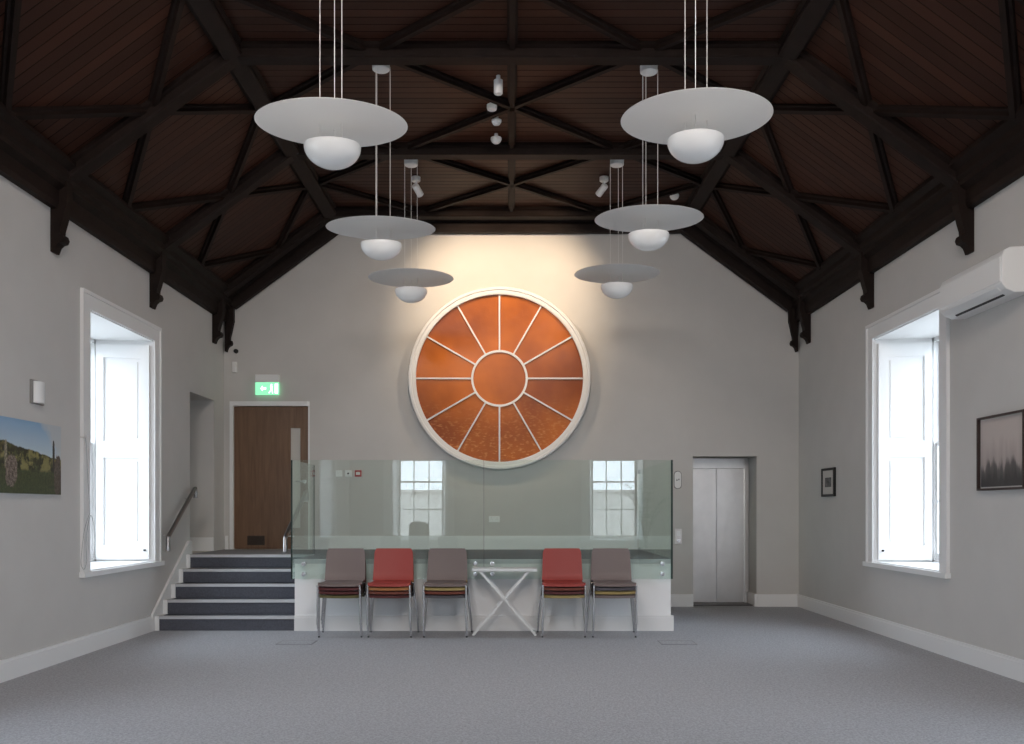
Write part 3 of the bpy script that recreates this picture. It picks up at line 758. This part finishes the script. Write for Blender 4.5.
# small wall devices
t = thing('wall_sensor', 'small white motion sensor in the corner above the exit sign', 'sensor', (-3.85, YB, 3.28))
obj('housing', MB().prism([(-3.885, YB), (-3.815, YB), (-3.825, YB-.04), (-3.875, YB-.04)], 3.27, 3.42), M['plastic'], t, bevel=.004)
obj('lens', MB().box(-3.868, -3.832, YB-.043, YB-.038, 3.29, 3.34), M['white'], t)
tag(obj('wall_camera', MB().lathe([(0, -.05), (.02, -.045), (.03, -.03), (.032, 0), (0, 0)], (-3.83, YB, 3.57), 'y', 16), M['black'], smooth=True), 'tiny black round camera in the corner above the motion sensor', 'camera')
for X, nm, lab, cat in ((-2.39, 'light_switch', 'white square light switch on the end wall beyond the glass', 'switch'), (-2.26, 'key_switch', 'white key switch with a black centre beside the red call point', 'switch'), (-2.12, 'fire_call_point', 'red fire alarm call point on the end wall beyond the glass', 'fire alarm')):
    t = thing(nm, lab, cat, (X, YB, 1.82))
    red = nm == 'fire_call_point'; w = .045
    obj('plate', MB().box(X-w, X+w, YB-.02 if not red else YB-.035, YB, 1.86-w, 1.86+w), M['red'] if red else M['plastic'], t, bevel=.004)
    if red: obj('window', MB().box(X-.028, X+.028, YB-.038, YB-.034, 1.84, 1.88), M['plastic'], t)
    elif nm == 'key_switch': obj('button', MB().lathe([(0, -.026), (.013, -.026), (.013, -.019), (0, -.019)], (X, YB, 1.86), 'y', 16), M['black'], t)
    else: obj('button', MB().box(X-.02, X+.02, YB-.026, YB-.019, 1.835, 1.885), M['plastic'], t)
t = thing('wall_socket', 'white double socket low on the end wall behind the glass', 'socket', (-.22, YB, 1.18))
obj('plate', MB().box(-.295, -.145, YB-.012, YB, 1.18, 1.265), M['plastic'], t, bevel=.003)
sk = MB()
for x in (-.26, -.18):
    for dx, dz, w, hh in ((0, .018, .004, .008), (-.011, -.008, .006, .004), (.011, -.008, .006, .004)): sk.box(x+dx-w/2, x+dx+w/2, YB-.0135, YB-.012, 1.22+dz-hh/2, 1.22+dz+hh/2)
obj('pin_holes', sk, M['black'], t)

# left wall speaker
t = thing('wall_speaker', 'small white wall speaker above the landscape painting', 'speaker', (XL, 7.76, 2.24))
pts = [(XL, 7.68)]+[(XL+.025+.035*math.sin(PI*i/10), 7.76-.075*math.cos(PI*i/10)) for i in range(11)]+[(XL, 7.84)]
obj('housing', MB().prism(pts, 2.25, 2.43), M['plastic'], t, smooth=True)
obj('wall_plate', MB().box(XL, XL+.02, 7.66, 7.86, 2.24, 2.44), mat('grey_plate', (.25, .24, .23), .6), t)
# ceiling edge: hanging cord beside the left window
pts = [(8.55, 2.02), (8.57, 1.9), (8.60, 1.6), (8.64, 1.35), (8.60, 1.28), (8.52, 1.15), (8.47, .95), (8.46, .85), (8.52, .80), (8.57, .88), (8.56, 1.05), (8.60, 1.22), (8.66, 1.30), (8.72, 1.2), (8.74, 1.05), (8.72, .9)]
def smooth_pts(p, n=4):
    out = []
    for i in range(len(p)-1):
        p0 = p[max(i-1, 0)]; p1 = p[i]; p2 = p[i+1]; p3 = p[min(i+2, len(p)-1)]
        for k in range(n):
            t_ = k/n; out.append(tuple(.5*((2*p1[j])+(-p0[j]+p2[j])*t_+(2*p0[j]-5*p1[j]+4*p2[j]-p3[j])*t_**2+(-p0[j]+3*p1[j]-3*p2[j]+p3[j])*t_**3) for j in range(2)))
    return out+[p[-1]]
t = thing('blind_cord', 'thin white cord looped from a wall hook left of the left window', 'cord', (XL, 8.55, .8))
obj('cord', MB().tube([(XL+.056, y, z) for y, z in smooth_pts(pts)], .003, 6), mat('cord_grey', (.42, .42, .43), .7), t)
obj('hook', MB().tube([(XL, 8.55, 2.03), (XL+.06, 8.55, 2.02), (XL+.06, 8.55, 2.045)], .006, 8), M['steel'], t)

# ------------------------------------------------------------------ pictures
def art_landscape():
    m = bpy.data.materials.new('painted_landscape'); m.use_nodes = True
    nt = m.node_tree; p = nt.nodes['Principled BSDF']; N = nt.nodes.new; L = nt.links.new
    p.inputs['Roughness'].default_value = .3; p.inputs['Specular IOR Level'].default_value = .5
    g = N('ShaderNodeTexCoord'); sp = N('ShaderNodeSeparateXYZ'); L(g.outputs['Generated'], sp.inputs[0])
    mpg = N('ShaderNodeMapping'); mpg.inputs['Scale'].default_value = (1, 2.3, 1); L(g.outputs['Generated'], mpg.inputs[0])
    def noise(sc, det, rough=.6):
        n = N('ShaderNodeTexNoise'); n.inputs['Scale'].default_value = sc; n.inputs['Detail'].default_value = det; n.inputs['Roughness'].default_value = rough
        L(mpg.outputs[0], n.inputs['Vector']); return n.outputs['Fac']
    n1 = noise(2.6, 5); n2 = noise(9, 6, .75); n3 = noise(24, 4, .8)
    def M2(op, a, b):
        q = N('ShaderNodeMath'); q.operation = op
        for i, v in enumerate((a, b)):
            if isinstance(v, (int, float)): q.inputs[i].default_value = v
            else: L(v, q.inputs[i])
        return q.outputs[0]
    def mixc(k, a, b):
        mx = N('ShaderNodeMix'); mx.data_type = 'RGBA'; mx.clamp_factor = True
        if isinstance(k, (int, float)): mx.inputs[0].default_value = k
        else: L(k, mx.inputs[0])
        for i, v in ((6, a), (7, b)):
            if isinstance(v, tuple): mx.inputs[i].default_value = (*v, 1)
            else: L(v, mx.inputs[i])
        return mx.outputs[2]
    Y, Z = sp.outputs['Y'], sp.outputs['Z']
    def step(v, w=25): q = N('ShaderNodeMath'); q.operation = 'MULTIPLY'; q.use_clamp = True; L(v, q.inputs[0]); q.inputs[1].default_value = w; return q.outputs[0]
    # sky, blended to pale grey towards the upper right
    sky = mixc(M2('MULTIPLY', M2('SUBTRACT', Z, .55), 2.2), (.50, .60, .66), (.22, .40, .60))
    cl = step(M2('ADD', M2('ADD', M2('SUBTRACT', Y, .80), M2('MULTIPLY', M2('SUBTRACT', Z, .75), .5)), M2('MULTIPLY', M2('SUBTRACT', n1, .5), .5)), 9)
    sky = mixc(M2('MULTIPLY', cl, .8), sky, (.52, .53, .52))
    # far hills, sunlit field, near grass; horizon falls towards the right
    hor = M2('SUBTRACT', M2('SUBTRACT', .80, M2('MULTIPLY', Y, .30)), Z)
    hor = M2('ADD', hor, M2('MULTIPLY', M2('SUBTRACT', n1, .5), .16))
    wood = mixc(step(M2('SUBTRACT', n2, .48), 9), (.018, .024, .010), (.075, .085, .030))
    field = mixc(n2, (.10, .11, .035), (.34, .29, .11))
    land = mixc(step(M2('ADD', M2('SUBTRACT', n1, .50), M2('MULTIPLY', M2('SUBTRACT', n2, .5), .5)), 14), wood, field)
    c = mixc(step(hor, 60), sky, land)
    near = M2('ADD', M2('SUBTRACT', .34, Z), M2('MULTIPLY', M2('SUBTRACT', n2, .5), .12))
    grass = mixc(step(M2('SUBTRACT', n3, .35), 3), (.022, .030, .012), (.085, .105, .040))
    c = mixc(step(near, 30), c, grass)
    def rock(c, cy, cz, ry, rz, a, b):
        q = M2('ADD', M2('POWER', M2('ABSOLUTE', M2('DIVIDE', M2('SUBTRACT', Y, cy), ry), 0), 2.6), M2('POWER', M2('ABSOLUTE', M2('DIVIDE', M2('SUBTRACT', Z, cz), rz), 0), 2.6))
        q = M2('ADD', q, M2('MULTIPLY', M2('SUBTRACT', n2, .5), 2.4))
        return mixc(step(M2('SUBTRACT', 1, q), 8), c, mixc(step(M2('SUBTRACT', n3, .42), 5), a, b))
    dk, lt = (.06, .04, .032), (.24, .20, .17)
    c = rock(c, .955, .28, .045, .30, dk, (.15, .12, .10)); c = rock(c, .905, .55, .014, .22, (.02, .018, .015), (.05, .045, .04))
    c = rock(c, .355, .52, .014, .20, (.12, .11, .07), (.40, .36, .26)); c = rock(c, .415, .30, .065, .22, dk, (.32, .26, .22)); c = rock(c, .22, .32, .06, .25, dk, lt)
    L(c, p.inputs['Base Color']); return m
t = thing('landscape_painting', 'unframed landscape painting of green hills, stones and blue sky on left wall', 'painting', (XL, 7.5, 1.49))
obj('canvas', MB().box(XL+.001, XL+.03, 6.75, 8.13, 1.485, 2.085), mat('canvas_edge', (.3, .32, .33), .8), t)
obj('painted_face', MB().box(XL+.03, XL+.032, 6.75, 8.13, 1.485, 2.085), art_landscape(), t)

def art_mist():
    m = bpy.data.materials.new('misty_print'); m.use_nodes = True
    nt = m.node_tree; p = nt.nodes['Principled BSDF']; N = nt.nodes.new; L = nt.links.new
    p.inputs['Roughness'].default_value = .3
    g = N('ShaderNodeTexCoord'); sp = N('ShaderNodeSeparateXYZ'); L(g.outputs['Generated'], sp.inputs[0])
    mp = N('ShaderNodeMapping'); mp.inputs['Scale'].default_value = (1, 9, 1.4); L(g.outputs['Generated'], mp.inputs[0])
    n = N('ShaderNodeTexNoise'); n.inputs['Scale'].default_value = 1.2; n.inputs['Detail'].default_value = 5; L(mp.outputs[0], n.inputs['Vector'])
    ma = N('ShaderNodeMath'); ma.operation = 'MULTIPLY_ADD'; ma.inputs[1].default_value = .55; L(n.outputs['Fac'], ma.inputs[0]); L(sp.outputs['Z'], ma.inputs[2])
    cr = N('ShaderNodeValToRGB'); e = cr.color_ramp.elements
    e[0].position = .40; e[0].color = (.045, .042, .045, 1); e[1].position = 1.25; e[1].color = (.52, .46, .43, 1)
    x = e.new(.56); x.color = (.11, .10, .10, 1); x = e.new(.66); x.color = (.40, .34, .32, 1)
    L(ma.outputs[0], cr.inputs[0]); L(cr.outputs[0], p.inputs['Base Color']); return m
def framed(X, s, y0, y1, z0, z1, fw, face, label, name, matw=0.0, fm=None, dep=.045):
    t = thing(name, label, 'framed picture', (X, (y0+y1)/2, z0))
    xa, xb = sorted((X, X+s*dep)); f = MB()
    f.box(xa, xb, y0, y0+fw, z0, z1); f.box(xa, xb, y1-fw, y1, z0, z1); f.box(xa, xb, y0+fw, y1-fw, z0, z0+fw); f.box(xa, xb, y0+fw, y1-fw, z1-fw, z1)
    obj('frame', f, fm or mat('dark_frame', (.045, .03, .027), .4), t)
    xa, xb = sorted((X, X+s*.018)); obj('mount', MB().box(xa, xb, y0+fw, y1-fw, z0+fw, z1-fw), mat('mount_card', (.55, .53, .50), .8), t)
    g = fw+matw; xa, xb = sorted((X+s*.018, X+s*.021))
    if isinstance(g, float): g = (g, g)
    obj('print', MB().box(xa, xb, y0+fw+matw, y1-fw-matw, z0+g[1], z1-g[1]), face, t)
framed(XR, -1, 7.16, 7.88, 1.515, 2.135, .017, art_mist(), 'dark framed misty brown print on the right wall below the air conditioner', 'framed_print', .012)
framed(XR, -1, 11.40, 11.86, 1.52, 1.88, .03, mat('dark_engraving', (.10, .10, .10), .6, noise=.7, nscale=22), 'small dark framed engraving with wide pale mount beside right window', 'framed_engraving', .09, M['black'], .03)

# ------------------------------------------------------------------ air conditioner
ac = thing('air_conditioner', 'long white wall-mounted air conditioner above the right window corner', 'air conditioner', (XR, 7.63, 3.04))
X0 = XR-.235
prof = [(XR, 3.04), (XR-.13, 3.035), (XR-.20, 3.065), (X0, 3.11), (X0+.004, 3.325), (X0+.022, 3.365), (X0+.065, 3.39), (XR, 3.40)]
body = MB().prism(prof, 7.12, 8.15, 'y')
acb = obj('casing', body, M['plastic'], ac, bevel=.008)
obj('outlet_slot', MB().hexa([(XR-.185, 7.24, 3.066), (XR-.145, 7.24, 3.036), (XR-.145, 8.02, 3.036), (XR-.185, 8.02, 3.066), (XR-.185, 7.24, 3.076), (XR-.145, 7.24, 3.05), (XR-.145, 8.02, 3.05), (XR-.185, 8.02, 3.076)]), M['black'], ac)
obj('louvre_flap', MB().hexa([(XR-.232, 7.2, 3.090), (XR-.195, 7.2, 3.058), (XR-.195, 8.08, 3.058), (XR-.232, 8.08, 3.090), (XR-.234, 7.2, 3.098), (XR-.195, 7.2, 3.068), (XR-.195, 8.08, 3.068), (XR-.234, 8.08, 3.098)]), M['plastic'], ac)
obj('front_panel', MB().box(X0-.006, X0+.001, 7.135, 8.135, 3.125, 3.315), M['plastic'], ac, bevel=.002)
obj('side_seam', MB().box(XR-.06, XR-.0, 7.115, 7.121, 3.055, 3.065), M['black'], ac)

# ------------------------------------------------------------------ floor boxes
for X, w in ((-2.17, 'left'), (1.70, 'right')):
    t = thing('floor_box', 'flush grey floor socket box set in the carpet at the %s' % w, 'floor box', (X, 9.36, 0))
    f = MB(); a, b, y0_, y1_ = X-.18, X+.18, 9.22, 9.50
    f.box(a, b, y0_, y0_+.012, 0, .004); f.box(a, b, y1_-.012, y1_, 0, .004); f.box(a, a+.012, y0_+.012, y1_-.012, 0, .004); f.box(b-.012, b, y0_+.012, y1_-.012, 0, .004)
    obj('frame', f, mat('floor_box_rim', (.26, .26, .27), .6), t)
    obj('lid', MB().box(a+.012, b-.012, y0_+.012, y1_-.012, 0, .003), M['carpet'], t)

# ------------------------------------------------------------------ seats and plant by the rear windows, mirrored in the glass
M['upholstery'] = mat('grey_upholstery', (.13, .13, .125), .85, noise=.1, nscale=40)
def tub_chair(X, Y, top, hw, label):
    t = thing('upholstered_chair', label, 'chair', (X, Y, 0))
    obj('seat', MB().box(X-hw, X+hw, Y-.26, Y+.26, .34, .46), M['upholstery'], t, bevel=.03)
    pts = [(X-hw, .44), (X+hw, .44), (X+hw, top-.10)]+[(X+hw*math.cos(PI*i/12), top-.10+.10*math.sin(PI*i/12)) for i in range(1, 12)]+[(X-hw, top-.10)]
    obj('backrest', MB().prism(pts, Y+.20, Y+.27, 'y'), M['upholstery'], t, bevel=.02)
    for sx in (-1, 1):
        for sy in (-1, 1): obj('leg', MB().bar((X+sx*(hw-.04), Y+sy*.2, .35), (X+sx*(hw-.02), Y+sy*.23, 0), (0, 1, 0), [(-.018, -.018), (.018, -.018), (.018, .018), (-.018, .018)]), M['beam'], t)
tub_chair(-2.17, -1.7, 1.08, .24, 'tall grey chair mirrored in front of the left rear window')
tub_chair(-2.85, -1.75, .76, .24, 'low grey chair mirrored left of the tall chair at the rear window')
tub_chair(-1.48, -1.75, .76, .24, 'low grey chair mirrored right of the tall chair at the rear window')
pt = thing('potted_palm', 'potted palm mirrored at the right edge of the right rear window', 'plant', (3.25, -1.6, 0))
obj('pot', MB().lathe([(0, 0), (.15, 0), (.20, .38), (.19, .40), (.17, .38), (0, .36)], (3.25, -1.6, 0), n=28), mat('grey_pot', (.12, .12, .12), .6), pt, smooth=True)
fm = MB(); random.seed(3)
for k in range(11):
    a = 2*PI*k/11+random.uniform(-.2, .2); r = random.uniform(.35, .6); h = random.uniform(1.5, 2.2)
    pp = [Vector((3.25+math.cos(a)*r*t**1.5, -1.6+math.sin(a)*r*t**1.5, .38+(h-.38)*(t-.28*t**3)*1.25)) for t in [i/8 for i in range(9)]]
    fm.tube(pp, .006, 5)
    for i in range(3, 9):
        d = (pp[i]-pp[i-1]).normalized(); sd = d.cross(Vector((0, 0, 1))).normalized()
        for q in (-1, 1):
            b0 = pp[i]; tip = b0+(sd*q*.16+d*.12-Vector((0, 0, .05)))
            w = d*.014; vsx = [fm.bm.verts.new(v) for v in (b0-w, b0+w, tip, b0+Vector((0, 0, .004)))]
            fm.bm.faces.new(vsx[:3]); fm.bm.faces.new((vsx[0], vsx[3], vsx[2])); fm.bm.faces.new((vsx[1], vsx[2], vsx[3])); fm.bm.faces.new((vsx[0], vsx[1], vsx[3]))
obj('fronds', fm, mat('palm_green', (.05, .10, .035), .6), pt)
